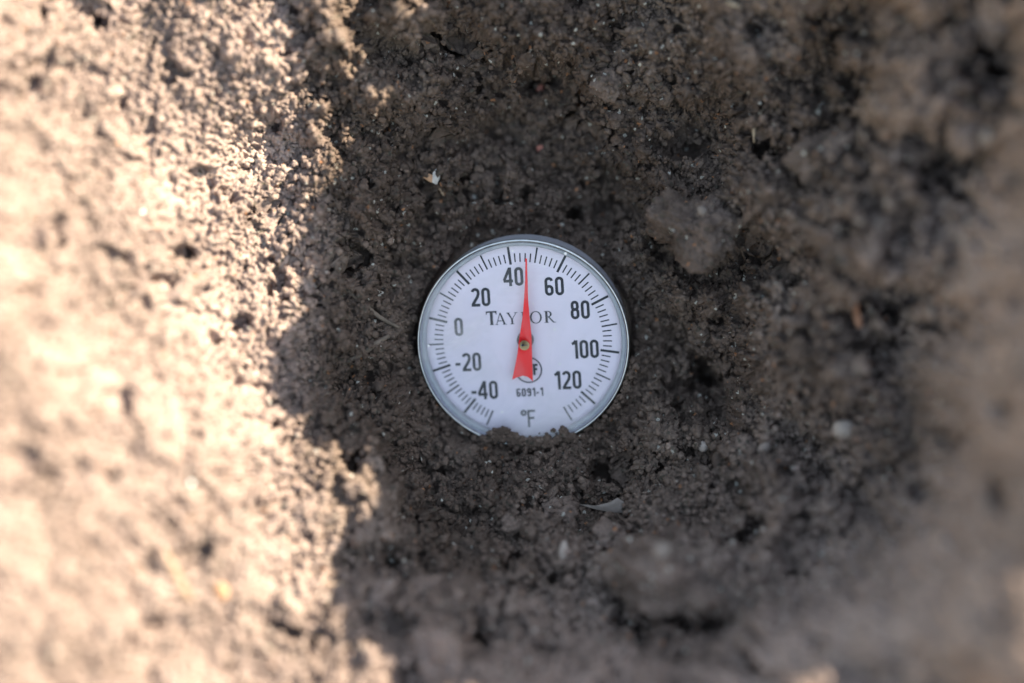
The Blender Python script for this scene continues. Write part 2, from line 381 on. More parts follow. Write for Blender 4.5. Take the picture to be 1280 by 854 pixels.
# ------------------------------------------------------------------ loose crumbs (uncountable): geometry nodes instances
def scatter(name, label, cat, n, prob, rmin, rmax, mat, seed, embed, lump_amt, subdiv):
    rg = np.random.default_rng(seed)
    sel = rg.choice(core, n * 4, replace=False)
    p = prob(IPX[sel], IPY[sel]); sel = sel[rg.random(len(sel)) < p][:n]
    rr = rmin * (rmax / rmin) ** (rg.random(len(sel)) ** 3)
    pos = co[sel] + vn[sel] * (rr * embed)[:, None]
    rd, hh = planar(pos[:, 0], pos[:, 1], pos[:, 2])
    ok = ~((rd < 2.26 + rr) & (hh > -1.6))
    pos, rr = pos[ok], rr[ok]
    # a few crumbs that have rolled over the lower rim of the dial
    extra, er = [], []
    if lump_amt > 0.4:
        for (cx, cy, sp, k) in [(328, 776, 16, 80), (366, 764, 20, 150), (400, 782, 24, 130), (450, 800, 26, 90), (300, 796, 14, 30), (580, 766, 9, 40), (592, 790, 18, 60), (650,786,18,30), (520, 808, 30, 70)]:
            for _ in range(k):
                a = rg.normal(0, sp * .45); b = abs(rg.normal(0, sp * .4))
                px, py = 500 + (cx + a) / 2.847, 270 + (cy + b - 6) / 2.847
                x, y, _z = w_of(px, py, -.5)
                hz = -(tn.x * (x - dcx) + tn.y * (y - dcy)) / tn.z
                q = 0.016 + 0.045 * rg.random() ** 2
                extra.append((x, y, hz + 0.01 + q * 0.6 + max(0, b) * 0.0015)); er.append(q)
        for _ in range(900):
            cx = rg.uniform(292, 628); b = rg.exponential(9) - 3; b = b - rg.exponential(9) if rg.random() < .06 else b
            lim = 803 - 0.0004 * (cx - 440) ** 2 + 6 * math.sin(cx * .083) + 5 * math.sin(cx * .21 + 1) + 3 * math.sin(cx * .53) - 26 * math.exp(-((cx - 366) / 34) ** 2) - 30 * math.exp(-((cx - 578) / 9) ** 2) - 8 * math.exp(-((cx - 600) / 30) ** 2)
            px, py = 500 + cx / 2.847, 270 + (lim + b) / 2.847
            x, y, _z = w_of(px, py, -.5)
            hz = -(tn.x * (x - dcx) + tn.y * (y - dcy)) / tn.z
            q = 0.012 + 0.065 * rg.random() ** 3
            extra.append((x, y, hz + q * .5 + max(b, 0) * .0012)); er.append(q)
        for _ in range(900):
            a = math.radians(rg.uniform(188, 352)); rd_ = 2.27 + abs(rg.normal(0, .07)); q = 0.02 + 0.05 * rg.random() ** 2
            depth_ = -0.06 - abs(rg.normal(0, .12)) + 0.05 * math.sin(a * 9) 
            v = Vector((dcx, dcy, 0)) + EX * (math.cos(a) * (rd_ + q * .5)) + EY * (math.sin(a) * (rd_ + q * .5)) + tn * depth_
            extra.append(tuple(v)); er.append(q)
        pos = np.r_[pos, np.array(extra)]; rr = np.r_[rr, np.array(er)]
    m = bpy.data.meshes.new(name); m.from_pydata([], [], [])
    m.vertices.add(len(pos)); m.vertices.foreach_set('co', (pos * CM).astype(np.float32).ravel())
    a = m.attributes.new('size', 'FLOAT_VECTOR', 'POINT')
    s3 = (rr[:, None] * (0.75 + 0.5 * rg.random((len(rr), 3))) * CM).astype(np.float32); a.data.foreach_set('vector', s3.ravel())
    a = m.attributes.new('turn', 'FLOAT_VECTOR', 'POINT')
    a.data.foreach_set('vector', (rg.random((len(rr), 3)) * 6.283).astype(np.float32).ravel())
    o = bpy.data.objects.new(name, m); C.objects.link(o)
    g = bpy.data.node_groups.new(name, 'GeometryNodeTree')
    g.interface.new_socket('Geometry', in_out='INPUT', socket_type='NodeSocketGeometry')
    g.interface.new_socket('Geometry', in_out='OUTPUT', socket_type='NodeSocketGeometry')
    gi = g.nodes.new('NodeGroupInput'); go = g.nodes.new('NodeGroupOutput')
    ico = g.nodes.new('GeometryNodeMeshIcoSphere'); ico.inputs['Radius'].default_value = 1; ico.inputs['Subdivisions'].default_value = subdiv
    sp = g.nodes.new('GeometryNodeSetPosition')
    nz_ = g.nodes.new('ShaderNodeTexNoise'); nz_.inputs['Scale'].default_value = 1.1; nz_.inputs['Detail'].default_value = 3
    sub = g.nodes.new('ShaderNodeVectorMath'); sub.operation = 'SUBTRACT'; sub.inputs[1].default_value = (.5, .5, .5)
    mul = g.nodes.new('ShaderNodeVectorMath'); mul.operation = 'SCALE'; mul.inputs['Scale'].default_value = lump_amt * 2
    g.links.new(nz_.outputs['Color'], sub.inputs[0]); g.links.new(sub.outputs[0], mul.inputs[0])
    g.links.new(ico.outputs['Mesh'], sp.inputs['Geometry']); g.links.new(mul.outputs[0], sp.inputs['Offset'])
    sm = g.nodes.new('GeometryNodeSetShadeSmooth'); g.links.new(sp.outputs[0], sm.inputs[0])
    mt = g.nodes.new('GeometryNodeSetMaterial'); mt.inputs['Material'].default_value = mat; g.links.new(sm.outputs[0], mt.inputs[0])
    m2p = g.nodes.new('GeometryNodeMeshToPoints'); g.links.new(gi.outputs[0], m2p.inputs[0])
    ins = g.nodes.new('GeometryNodeInstanceOnPoints'); g.links.new(m2p.outputs[0], ins.inputs['Points']); g.links.new(mt.outputs[0], ins.inputs['Instance'])
    for nm, sock in (('size', 'Scale'), ('turn', 'Rotation')):
        at = g.nodes.new('GeometryNodeInputNamedAttribute'); at.data_type = 'FLOAT_VECTOR'; at.inputs['Name'].default_value = nm
        g.links.new(at.outputs['Attribute'], ins.inputs[sock])
    g.links.new(ins.outputs[0], go.inputs[0])
    md = o.modifiers.new('scatter', 'NODES'); md.node_group = g
    tag(o, label, cat, kind='stuff')
    return o

def p_crumb(px, py):
    p = 0.55 + 0 * px
    p = np.where(px < 350, 0.22, p)
    p = np.where((py > 540) & (px > 440) & (px < 900), 0.95, p)
    p = np.where(px + py * 0.55 > 1400, 0.15, p)
    return p
scatter('soil_crumbs', 'loose fine brown soil crumbs strewn over the walls and floor of the hole', 'soil', 60000, p_crumb, 0.013, 0.085, M_crumb, 3, 0.2, 0.75, 3)
M_quartz, _, bq = base_mat('quartz', (0.30, 0.245, 0.23), 0.25, 0, 0.6)
scatter('mineral_grains', 'tiny pale glinting sand grains sprinkled in the soil', 'sand', 500, lambda px, py: np.where(px < 350, .3, .9), 0.007, 0.02, M_quartz, 9, 0.5, 0.3, 1)

# ------------------------------------------------------------------ single clods, stones and plant bits
def lumpy(name, r, mat, seed, sub=4, amp=0.28, freq=1.6, stretch=(1, 1, 1), crumb=0.0):
    import bmesh
    bm = bmesh.new(); bmesh.ops.create_icosphere(bm, subdivisions=sub, radius=1)
    off = Vector((seed * 3.17, seed * -1.91, seed * 0.77))
    for v in bm.verts:
        p = v.co.copy()
        k = 1 + amp * mnoise.fractal(p * freq + off, 0.9, 2.1, 6)
        if crumb:
            dd = mnoise.voronoi(p * 5.5 + off)[0]; k += crumb * (0.5 - dd[0]) 
            dd = mnoise.voronoi(p * 13 + off)[0]; k += crumb * .5 * (0.5 - dd[0])
            if sub > 5: dd = mnoise.voronoi(p * 26 + off)[0]; k += crumb * .42 * (0.5 - dd[0])
        v.co = Vector((p.x * stretch[0], p.y * stretch[1], p.z * stretch[2])) * k * r * CM
    me = bpy.data.meshes.new(name); bm.to_mesh(me); bm.free(); me.shade_smooth(); me.materials.append(mat)
    o = bpy.data.objects.new(name, me); C.objects.link(o); return o

# (px, py, radius px, stretch, turn, sink, label)
clods = [
 (882,286,46,(1.05,1.0,1.0),150,-.5,'large rounded soil clod jutting out right of the thermometer, upper of the big clods'),
 (852,732,62,(1.35,.85,.9),-12,-.1,'large blurred soil clod near the bottom edge, right of the pebbly slope'),
 (1030,190,34,(1.1,.9,.8),30,.3,'lumpy clod under the pale straw on the right wall'),
 (560,650,16,(1.2,.9,.8),0,.1,'small dark clod with a pale crust below the dial, left of centre'),
 (548,648,10,(1.3,.8,.8),25,-.5,'pale little clod resting on the small dark clod below the dial'),
 (583,568,14,(1.2,.9,.8),0,.2,'round crumbly clod touching the lower left rim of the dial'),
 (705,640,22,(1.1,.9,.8),15,.25,'brown clod on the slope midway between dial and bottom edge'),
 (765,668,20,(1,1,.8),0,.25,'rounded clod just below the grey leaf scrap'),
 (585,690,26,(1.4,.7,.7),-12,.25,'flat oblong clod on the lower slope left of centre'),
 (530,735,24,(1.4,.7,.7),20,.2,'blurred oblong clod near the shadow edge at lower left'),
 (640,655,12,(1,.9,.8),0,.15,'small clod straight below the degree letter of the dial'),
 (475,740,22,(1.2,.8,.8),40,.25,'blurred clod on the foot of the sunlit wall at lower left'),
 (1215,165,34,(1.1,.9,.8),0,.2,'blurred clod high on the right wall below the dark crack'),
 (1245,30,40,(1,1,.8),0,.3,'blurred clod in the top right corner of the hole'),
 (600,345-120,14,(1.2,1,.8),0,.35,'squat clod in the shade above the dial and right of the orange chip'),
 (760,105,18,(1,1,.8),0,.3,'crumbly clod in the upper shaded wall, right of the dark gap'),
 (910,345,18,(1,1,.8),0,.2,'small clod tucked beneath the large jutting clod'),
 (1000,330,16,(1,1,.8),0,.3,'small clod right of the large jutting clod'),
 (985,60,18,(1.1,1,.8),0,.35,'clod on the upper right wall above the pale straw'),
 (930,555,12,(1,1,.8),0,.15,'small grey clod beside the tiny white pebble'),
 (545,818,26,(1,1.6,1.2),15,-.5,'upright clod catching the sun at the bottom edge'),
 (490,430-15,12,(1.2,1,.8),0,.2,'little clod left of the dial beside the thin root'),
 (465,585,12,(.9,1.2,.9),20,-.2,'sunlit clod at the tip of the shadow edge, lower left'),
 (440,612,11,(.9,1.2,.9),30,-.1,'sunlit clod just under the one at the shadow tip'),
]
for i, (px, py, rp, st, tr, sink, lab) in enumerate(clods):
    p, n = spot(px, py, rp * .5)
    r_ = rp * K * (D - p.z) / D
    o = lumpy('soil_clod', r_, M_clod_damp if rp > 60 else M_clod, 14 if rp > 60 else i + 1, 7 if rp > 42 else (6 if rp > 22 else 5), 0.55, 1.0, st, 0.17)
    p = p + n * (-sink * r_)
    o.location = p * CM; o.rotation_euler = (0.2 * math.sin(i), 0.25 * math.cos(i * 2), math.radians(tr))
    tag(o, lab, 'clod')

M_peb = mottled('pale_stone', [(0.35, (0.20, 0.157, 0.145)), (0.65, (0.30, 0.24, 0.222))], 400, 0.6, bump=.3, spec=.4)
M_peb2 = mottled('grey_stone', [(0.35, (0.13, 0.10, 0.092)), (0.65, (0.20, 0.155, 0.143))], 300, 0.75, bump=.3)
M_orange = mottled('orange_stone', [(0.35, (0.28, 0.15, 0.09)), (0.65, (0.36, 0.20, 0.12))], 500, 0.6, bump=.2)
M_red = mottled('red_stone', [(0.35, (0.30, 0.10, 0.08)), (0.65, (0.42, 0.17, 0.13))], 500, 0.6, bump=.2)
pebbles = [
 (1057,538,13,(1.1,.95,.8),M_peb,'pale pebble on the right wall of the hole, larger of two'),
 (880,557,7,(1,1,.8),M_peb,'tiny white pebble at lower right of the dial'),
 (832,688,11,(1,1,.6),M_peb2,'light grey pebble stuck on the big blurred clod at the bottom'),
 (955,563,9,(1.2,.8,.8),M_peb2,'grey pebble between the two white pebbles on the right wall'),
 (1240,172,12,(1.1,1,.8),M_peb2,'blurred light pebble at the far right under the crack'),
 (275,741,10,(.9,1.1,.7),M_orange,'blurred orange pebble on the sunlit wall at lower left'),
 (706,692,8,(1.8,.7,.6),M_peb,'thin pale stone chip on the slope below the dial'),
 (677,187,5,(1,1,.8),M_red,'small reddish grain in the shaded wall above the dial'),
 (676,113,5,(1.2,1,.8),M_red,'small reddish grain near the dark gap at the top'),
 (880,262,6,(1.2,1,.7),M_peb2,'pale grain set in the top of the large jutting clod'),
 (893,312,6,(1.2,.8,.7),M_peb2,'pale grain set in the lower face of the large jutting clod'),
 (450,575,5,(1,1,.8),M_peb,'bright grain on the sunlit point by the shadow tip'),
]
for i, (px, py, rp, st, mt_, lab) in enumerate(pebbles):
    p, n = spot(px, py, rp)
    if 'jutting' in lab: p.z = p.z + 1.0
    r_ = rp * K * (D - p.z) / D
    if 'big blurred' in lab: p.z += 1.5
    if 'jutting' in lab or 'big blurred' in lab: p.x, p.y, _ = w_of(px, py, p.z)
    o = lumpy('pebble', r_, mt_, 40 + i, 3, 0.18, 1.2, st)
    o.location = (p + n * (r_ * .45)) * CM; o.rotation_euler = (.2, .1, i * 1.3); tag(o, lab, 'pebble')

M_gl, _, _ = base_mat('clear_grain', (0.85, 0.85, 0.85), 0.12, 0.0, 1.0)
for px, py, rp, lab in [(237,601,3.0,'glinting glassy grain on the blurred sunlit wall'), (176,265,2.4,'second glinting grain, higher up the sunlit wall')]:
    p, n = spot(px, py, 4); o = lumpy('mineral_grain', rp * K, M_gl, 77 + rp, 2, 0.1, 1.2); p = p + n * .08
    o.location = p * CM; tag(o, lab, 'grain')

def strand(name, pxpts, rad_px, mat, lift, seed=0, flat=1.0, taper=True):
    """a thin curved stem whose points lie on the soil"""
    P_ = []
    for (px, py) in pxpts:
        p, n = spot(px, py, 8); P_.append(p + Vector((0, 0, lift)))
    zs = [p.z for p in P_]; m = sum(zs) / len(zs)
    P_ = [Vector(w_of(a, b, 0.5 * p.z + 0.5 * m + 0.0)) for (a, b), p in zip(pxpts, P_)]
    path = []
    for i in range(len(P_) - 1):
        for t in range(5): path.append(P_[i].lerp(P_[i + 1], t / 5))
    path.append(P_[-1])
    for _ in range(2): path = [path[0]] + [(path[i-1] + path[i] * 2 + path[i+1]) / 4 for i in range(1, len(path) - 1)] + [path[-1]]
    V, F = [], []; NS = 8
    o0 = path[0]
    for i, p in enumerate(path):
        d_ = (path[min(i + 1, len(path) - 1)] - path[max(i - 1, 0)]).normalized()
        s_ = d_.cross(Vector((0, 0, 1))).normalized(); u_ = s_.cross(d_)
        rr = rad_px * K * (1 + .25 * mnoise.noise(Vector((i * .7, seed, 0))))
        if taper: rr *= 0.35 + 0.65 * math.sin(math.pi * (0.12 + 0.76 * i / (len(path) - 1)))
        for k in range(NS):
            a = 2 * math.pi * k / NS
            V.append((p - o0 + s_ * math.cos(a) * rr + u_ * math.sin(a) * rr * flat) * CM)
    for i in range(len(path) - 1):
        for k in range(NS):
            a, b = i * NS + k, i * NS + (k + 1) % NS; F.append((a, b, b + NS, a + NS))
    F.append(tuple(range(NS))[::-1]); F.append(tuple(range((len(path) - 1) * NS, len(path) * NS)))
    o = link_mesh(name, V, F, mat); o.location = o0 * CM; return o
M_straw = mottled('pale_straw', [(0.3, (0.20, 0.15, 0.115)), (0.7, (0.32, 0.245, 0.19))], 600, 0.7, bump=.3)
M_root = mottled('root', [(0.3, (0.085, 0.063, 0.052)), (0.7, (0.135, 0.10, 0.084))], 600, 0.85, bump=.4)
M_rust = mottled('rusty_straw', [(0.3, (0.22, 0.095, 0.055)), (0.7, (0.34, 0.16, 0.10))], 400, 0.7, bump=.3)
M_bright = mottled('golden_straw', [(0.3, (0.25, 0.165, 0.12)), (0.7, (0.31, 0.21, 0.15))], 300, 0.7, bump=.3)
tag(strand('straw', [(943,178),(942,160),(946,145),(955,136)], 2.4, M_straw, .08, 1), 'short pale bent straw standing out on the upper right wall', 'straw')
tag(strand('root', [(428,456),(446,446),(466,432),(486,420)], 4, M_root, .06, 2), 'thin brown root lying just left of the dial', 'root')
tag(strand('root', [(432,360),(452,378),(476,398),(500,410)], 2.8, M_root, .05, 3), 'thin dusty rootlet sloping down to the left edge of the dial', 'root')
tag(strand('straw', [(1068,368),(1069,384),(1073,402),(1074,410)], 5, M_rust, .1, 4, .4), 'short rust-coloured straw on the right wall', 'straw')
tag(strand('straw', [(205,688),(216,712),(228,736),(238,750)], 5.5, M_bright, .12, 5, .4), 'broad golden straw blurred on the sunlit wall at lower left', 'straw')
tag(strand('straw', [(458,250),(462,258),(468,268)], 1.6, M_straw, .05, 6), 'tiny pale fibre in the shade left above the dial', 'straw')
tag(strand('straw', [(908,2),(916,6),(926,8)], 2.4, M_straw, .08, 7), 'short pale fibre at the top edge right of centre', 'straw')
tag(strand('straw', [(548,232),(551,238),(555,245)], 1.6, M_bright, .06, 8), 'tiny yellowish fibre under the orange and white chip', 'straw')
tag(strand('straw', [(405,728),(415,732),(428,728)], 1.8, M_bright, .1, 9), 'thin curved sunlit fibre on the shadow edge at lower left', 'straw')

def chip(name, outline, lift, thick, mat, parent=None, curl=0.0, base=None):
    """a thin curled flake with a real thickness, outline in photo pixels"""
    cx = sum(a for a, b in outline) / len(outline); cy = sum(b for a, b in outline) / len(outline)
    p, n = spot(cx, cy, 8) if base is None else base
    z = p.z + lift
    c0 = Vector(w_of(cx, cy, z))
    rings = [(0, []), (.5, []), (1, [])]; V = []
    V.append(Vector((0, 0, curl)))
    n_ = len(outline)
    for s_ in (.5, 1):
        for a, b in outline:
            q_ = Vector(w_of(cx + (a - cx) * s_, cy + (b - cy) * s_, z)) - c0
            q_.z = curl * (1 - s_ * s_) + (b - cy) * -0.004 * s_
            V.append(q_)
    F = [(0, 1 + i, 1 + (i + 1) % n_) for i in range(n_)] + [(1 + i, 1 + n_ + i, 1 + n_ + (i + 1) % n_, 1 + (i + 1) % n_) for i in range(n_)]
    m = len(V); V += [v - Vector((0, 0, thick)) for v in V]
    F += [tuple(reversed([k + m for k in f])) for f in F]
    F += [(1 + n_ + i, 1 + n_ + i + m, 1 + n_ + (i + 1) % n_ + m, 1 + n_ + (i + 1) % n_) for i in range(n_)]
    o = link_mesh(name, [v * CM for v in V], F, mat, None, False)
    if parent: o.parent = parent; o.location = (c0 * CM) - parent.location
    else: o.location = c0 * CM
    return o, (p, n)
M_leaf = mottled('dry_leaf', [(0.3, (0.12, 0.095, 0.087)), (0.7, (0.19, 0.15, 0.14))], 500, 0.7, bump=.4)
o, _ = chip('leaf_scrap', [(722,630),(745,632),(762,628),(772,622),(784,630),(800,643),(785,642),(765,641),(745,637)], .30, .012, M_leaf, curl=.02)
tag(o, 'small grey triangular dry leaf scrap lying below the dial', 'leaf')
M_shellw = mottled('white_shell', [(0.3, (0.30, 0.26, 0.255)), (0.7, (0.48, 0.43, 0.42))], 900, 0.5, bump=.2)
e = bpy.data.objects.new('bark_chip', None); C.objects.link(e); p0, n0 = spot(541, 222, 8); e.location = p0 * CM
tag(e, 'tiny orange and white chip in the shaded soil above left of the dial', 'chip')
chip('pale_end', [(540,228),(541,216),(546,210),(552,210),(550,222),(546,231)], .12, .03, M_shellw, e, .03, (p0, n0))
chip('rusty_end', [(529,222),(535,217),(541,219),(542,229),(536,227)], .10, .03, M_orange, e, .02, (p0, n0))

# ------------------------------------------------------------------ thermometer
R0 = 2.22
PXC = 2.847
ez = tn
ex = (Vector((1, 0, 0)) - ez * ez.x).normalized(); ey = ez.cross(ex)
MW = Matrix((ex, ey, ez)).transposed().to_4x4()
th = bpy.data.objects.new('dial_thermometer', None); C.objects.link(th)
th.matrix_world = Matrix.Translation(Vector((dcx, dcy, 0)) * CM) @ MW
tag(th, 'round white dial thermometer with red pointer half buried in the hole', 'thermometer')
PLATE = -0.32
def loc(cx, cy, h):
    """zoomed-photo position -> dial coordinates (cm) at height h over the cover plane"""
    px = 500 + cx / PXC; py = 270 + cy / PXC
    tx, ty = px - 640, 427 - py
    a, b = 0.0, 0.0
    for _ in range(8):
        w_ = Vector((dcx, dcy, 0)) + ex * a + ey * b + ez * h
        s_ = K * (D - w_.z) / D
        rx = tx * s_ - w_.x; ry = ty * s_ - w_.y
        det = ex.x * ey.y - ey.x * ex.y
        a += (rx * ey.y - ry * ey.x) / det; b += (ex.x * ry - ex.y * rx) / det
    return a, b

M_steel = mottled('brushed_steel', [(0.3, (0.42, 0.41, 0.50)), (0.7, (0.52, 0.51, 0.60))], 250, 0.4, metal=0.15, bump=.08, bdist=.00005)
M_bezel = mottled('bright_bezel', [(0.3, (0.42, 0.41, 0.44)), (0.7, (0.58, 0.57, 0.60))], 900, 0.35, metal=1.0, bump=.1, bdist=.00005)
M_plate = mottled('dial_white', [(0.3, (0.74, 0.64, 0.73)), (0.7, (0.79, 0.68, 0.78))], 200, 0.55, bump=.02, bdist=.00002)
M_ink, _, _ = base_mat('black_ink', (0.016, 0.013, 0.022), 0.7, 0, 0.2)
M_redp, _, _ = base_mat('red_paint', (0.90, 0.008, 0.012), 0.6, 0, 0.2)
M_brass = mottled('brass', [(0.3, (0.40, 0.28, 0.13)), (0.7, (0.52, 0.38, 0.19))], 900, 0.45, metal=0.3, bump=.1, bdist=.00005)
M_dark, _, _ = base_mat('hub_shadow_plate', (0.16, 0.12, 0.12), 0.5)

def lathe(prof, seg=96, close=False):
    V, F = [], []
    for (r, z) in prof:
        for k in range(seg):
            a = 2 * math.pi * k / seg; V.append((r * math.cos(a) * CM, r * math.sin(a) * CM, z * CM))
    n_ = len(prof)
    for i in range(n_ - (0 if close else 1)):
        j = (i + 1) % n_
        for k in range(seg):
            l = (k + 1) % seg; F.append((i * seg + k, i * seg + l, j * seg + l, j * seg + k))
    if not close:
        F.append(tuple(reversed(range(seg)))); F.append(tuple(range((n_ - 1) * seg, n_ * seg)))
    return V, F
# case cup: floor, rolled lip
V, F = lathe([(0.6, -1.02), (1.9, -1.02), (2.12, -0.98), (2.17, -0.90), (2.185, -0.15), (2.23, -0.10), (2.245, -0.05), (2.23, -0.005), (2.205, -0.02), (2.205, -0.05), (2.165, -0.06), (2.165, -0.36), (1.5, -0.40), (0.6, -0.40)], 128)
o = link_mesh('case', V, F, M_steel, th)
V, F = lathe([(2.232, -0.075), (2.252, -0.05), (2.246, 0.0), (2.222, 0.022), (2.205, 0.014), (2.2, -0.05), (2.21, -0.075)], 128, True)
o = link_mesh('bezel', V, F, M_bezel, th)
V, F = lathe([(0.0005, PLATE - .03), (2.15, PLATE - .03), (2.15, PLATE), (0.0005, PLATE)], 96)
plate = link_mesh('dial_plate', V, F, M_plate, th, False)
V, F = lathe([(2.164, PLATE+.002), (2.10, PLATE+.002), (2.07, PLATE+.05), (2.07, PLATE+.14),(2.164,-.10)], 128, True)
M_ring = mottled('inner_ring', [(0.3, (0.34, 0.34, 0.38)), (0.7, (0.44, 0.44, 0.48))], 500, 0.35, bump=.05)
link_mesh('spacer_ring', V, F, M_ring, th)
# clear cover: shallow dome with thickness
mg = bpy.data.materials.new('clear_cover'); mg.use_nodes = True; g_ = mg.node_tree; g_.nodes.clear()
go_ = N(g_, 'ShaderNodeOutputMaterial'); tr_ = N(g_, 'ShaderNodeBsdfTransparent'); gs = N(g_, 'ShaderNodeBsdfGlossy'); fr = N(g_, 'ShaderNodeFresnel'); mx_ = N(g_, 'ShaderNodeMixShader')
tr_.inputs[0].default_value = (0.97, 0.97, 0.98, 1); fr.inputs['IOR'].default_value = 1.3
tcg = N(g_, 'ShaderNodeTexCoord'); ng = N(g_, 'ShaderNodeTexNoise'); ng.inputs['Scale'].default_value = 180; ng.inputs['Detail'].default_value = 4
g_.links.new(tcg.outputs['Object'], ng.inputs['Vector']); rgz = ramp(g_, [(0.35, (.06,)*3), (0.75, (.25,)*3)], ng.outputs[0])
g_.links.new(rgz.outputs[0], gs.inputs['Roughness'])
bz = N(g_, 'ShaderNodeBump'); bz.inputs['Strength'].default_value = .3; bz.inputs['Distance'].default_value = .0003
g_.links.new(ng.outputs[0], bz.inputs['Height']); g_.links.new(bz.outputs[0], gs.inputs['Normal'])
g_.links.new(fr.outputs[0], mx_.inputs[0]); g_.links.new(tr_.outputs[0], mx_.inputs[1]); g_.links.new(gs.outputs[0], mx_.inputs[2]); df = N(g_, 'ShaderNodeBsdfDiffuse'); df.inputs[0].default_value = (.72, .66, .68, 1)
nd = N(g_, 'ShaderNodeTexNoise'); nd.inputs['Scale'].default_value = 47; nd.inputs['Detail'].default_value = 5; nd.inputs['Distortion'].default_value = 1.2
g_.links.new(tcg.outputs['Object'], nd.inputs['Vector']); rd2 = ramp(g_, [(0.47, (0.0,)*3), (0.60, (.08,)*3), (0.72, (.26,)*3)], nd.outputs[0])  # pale smears mixed in to stand for soft reflections on the cover
sk = N(g_, 'ShaderNodeTexVoronoi'); sk.inputs['Scale'].default_value = 900; g_.links.new(tcg.outputs['Object'], sk.inputs['Vector'])
sps = N(g_, 'ShaderNodeSeparateColor'); g_.links.new(sk.outputs['Color'], sps.inputs[0])
gt = N(g_, 'ShaderNodeMath', operation='GREATER_THAN'); g_.links.new(sps.outputs[0], gt.inputs[0]); gt.inputs[1].default_value = .994
ls = N(g_, 'ShaderNodeMath', operation='LESS_THAN'); g_.links.new(sk.outputs['Distance'], ls.inputs[0]); ls.inputs[1].default_value = .28
ml = N(g_, 'ShaderNodeMath', operation='MULTIPLY'); g_.links.new(gt.outputs[0], ml.inputs[0]); g_.links.new(ls.outputs[0], ml.inputs[1])
mxd = N(g_, 'ShaderNodeMath', operation='MAXIMUM'); g_.links.new(rd2.outputs[0], mxd.inputs[0]); g_.links.new(ml.outputs[0], mxd.inputs[1])
mx2 = N(g_, 'ShaderNodeMixShader'); g_.links.new(mxd.outputs[0], mx2.inputs[0]); g_.links.new(mx_.outputs[0], mx2.inputs[1]); g_.links.new(df.outputs[0], mx2.inputs[2])
g_.links.new(mx2.outputs[0], go_.inputs[0])
prof = [(2.198, -0.045), (2.198, -0.01)] + [(2.198 * math.cos(t) , -0.01 + 0.06 * math.sin(t)) for t in [math.pi / 2 * k / 14 for k in range(1, 14)]] + [(0.0005, 0.05)]
prof += [(0.0005, -0.0)] + [(2.12 * k / 8, -0.06 * (k / 8) ** 2) for k in range(1, 9)]
V, F = lathe(prof, 96, True)
link_mesh('glass_cover', V, F, mg, th)
# stem going down into the soil, with hex nut collar
V, F = lathe([(0.19, -13.2), (0.19, -1.35), (0.32, -1.3), (0.32, -1.03)], 24)
link_mesh('stem', V, F, M_steel, th)

# ---- printing on the dial: flat strokes 0.05 mm over the plate
INK = PLATE + 0.006
class Print:
    def __init__(s): s.V = []; s.F = []; s.n = 0
    def poly(s, pts_):
        z = INK + 0.0004 * (s.n % 6); s.n += 1
        b = len(s.V); s.V += [(x * CM, y * CM, z * CM) for x, y in pts_]; s.F.append(tuple(range(b, b + len(pts_))))
    def strip(s, A, B):
        z = INK + 0.0004 * (s.n % 6); s.n += 1
        b = len(s.V)
        for p_, q_ in zip(A, B): s.V += [(p_[0] * CM, p_[1] * CM, z * CM), (q_[0] * CM, q_[1] * CM, z * CM)]
        for i in range(len(A) - 1): s.F.append((b + 2*i, b + 2*i + 1, b + 2*i + 3, b + 2*i + 2))
    def stroke(s, pts_, w_, closed=False):
        n_ = len(pts_); A, B = [], []
        for i in range(n_):
            p_ = Vector(pts_[i]); a = Vector(pts_[(i - 1) % n_] if (closed or i) else pts_[0]); c = Vector(pts_[(i + 1) % n_] if (closed or i < n_ - 1) else pts_[-1])
            d1 = (p_ - a); d2 = (c - p_)
            if d1.length < 1e-9: d1 = d2
            if d2.length < 1e-9: d2 = d1
            d1.normalize(); d2.normalize(); t = (d1 + d2)
            t = t.normalized() if t.length > 1e-6 else d1
            nn = Vector((-t.y, t.x)); k = min(1.8, 1 / max(.5, nn.dot(Vector((-d1.y, d1.x)))))
            A.append(p_ + nn * w_ / 2 * k); B.append(p_ - nn * w_ / 2 * k)
        if closed: A.append(A[0]); B.append(B[0])
        s.strip(A, B)
    def build(s, name, parent, mat=None, label=None):
        o = link_mesh(name, s.V, s.F, mat or M_ink, parent, False)
        if label: o['label'] = label
        return o

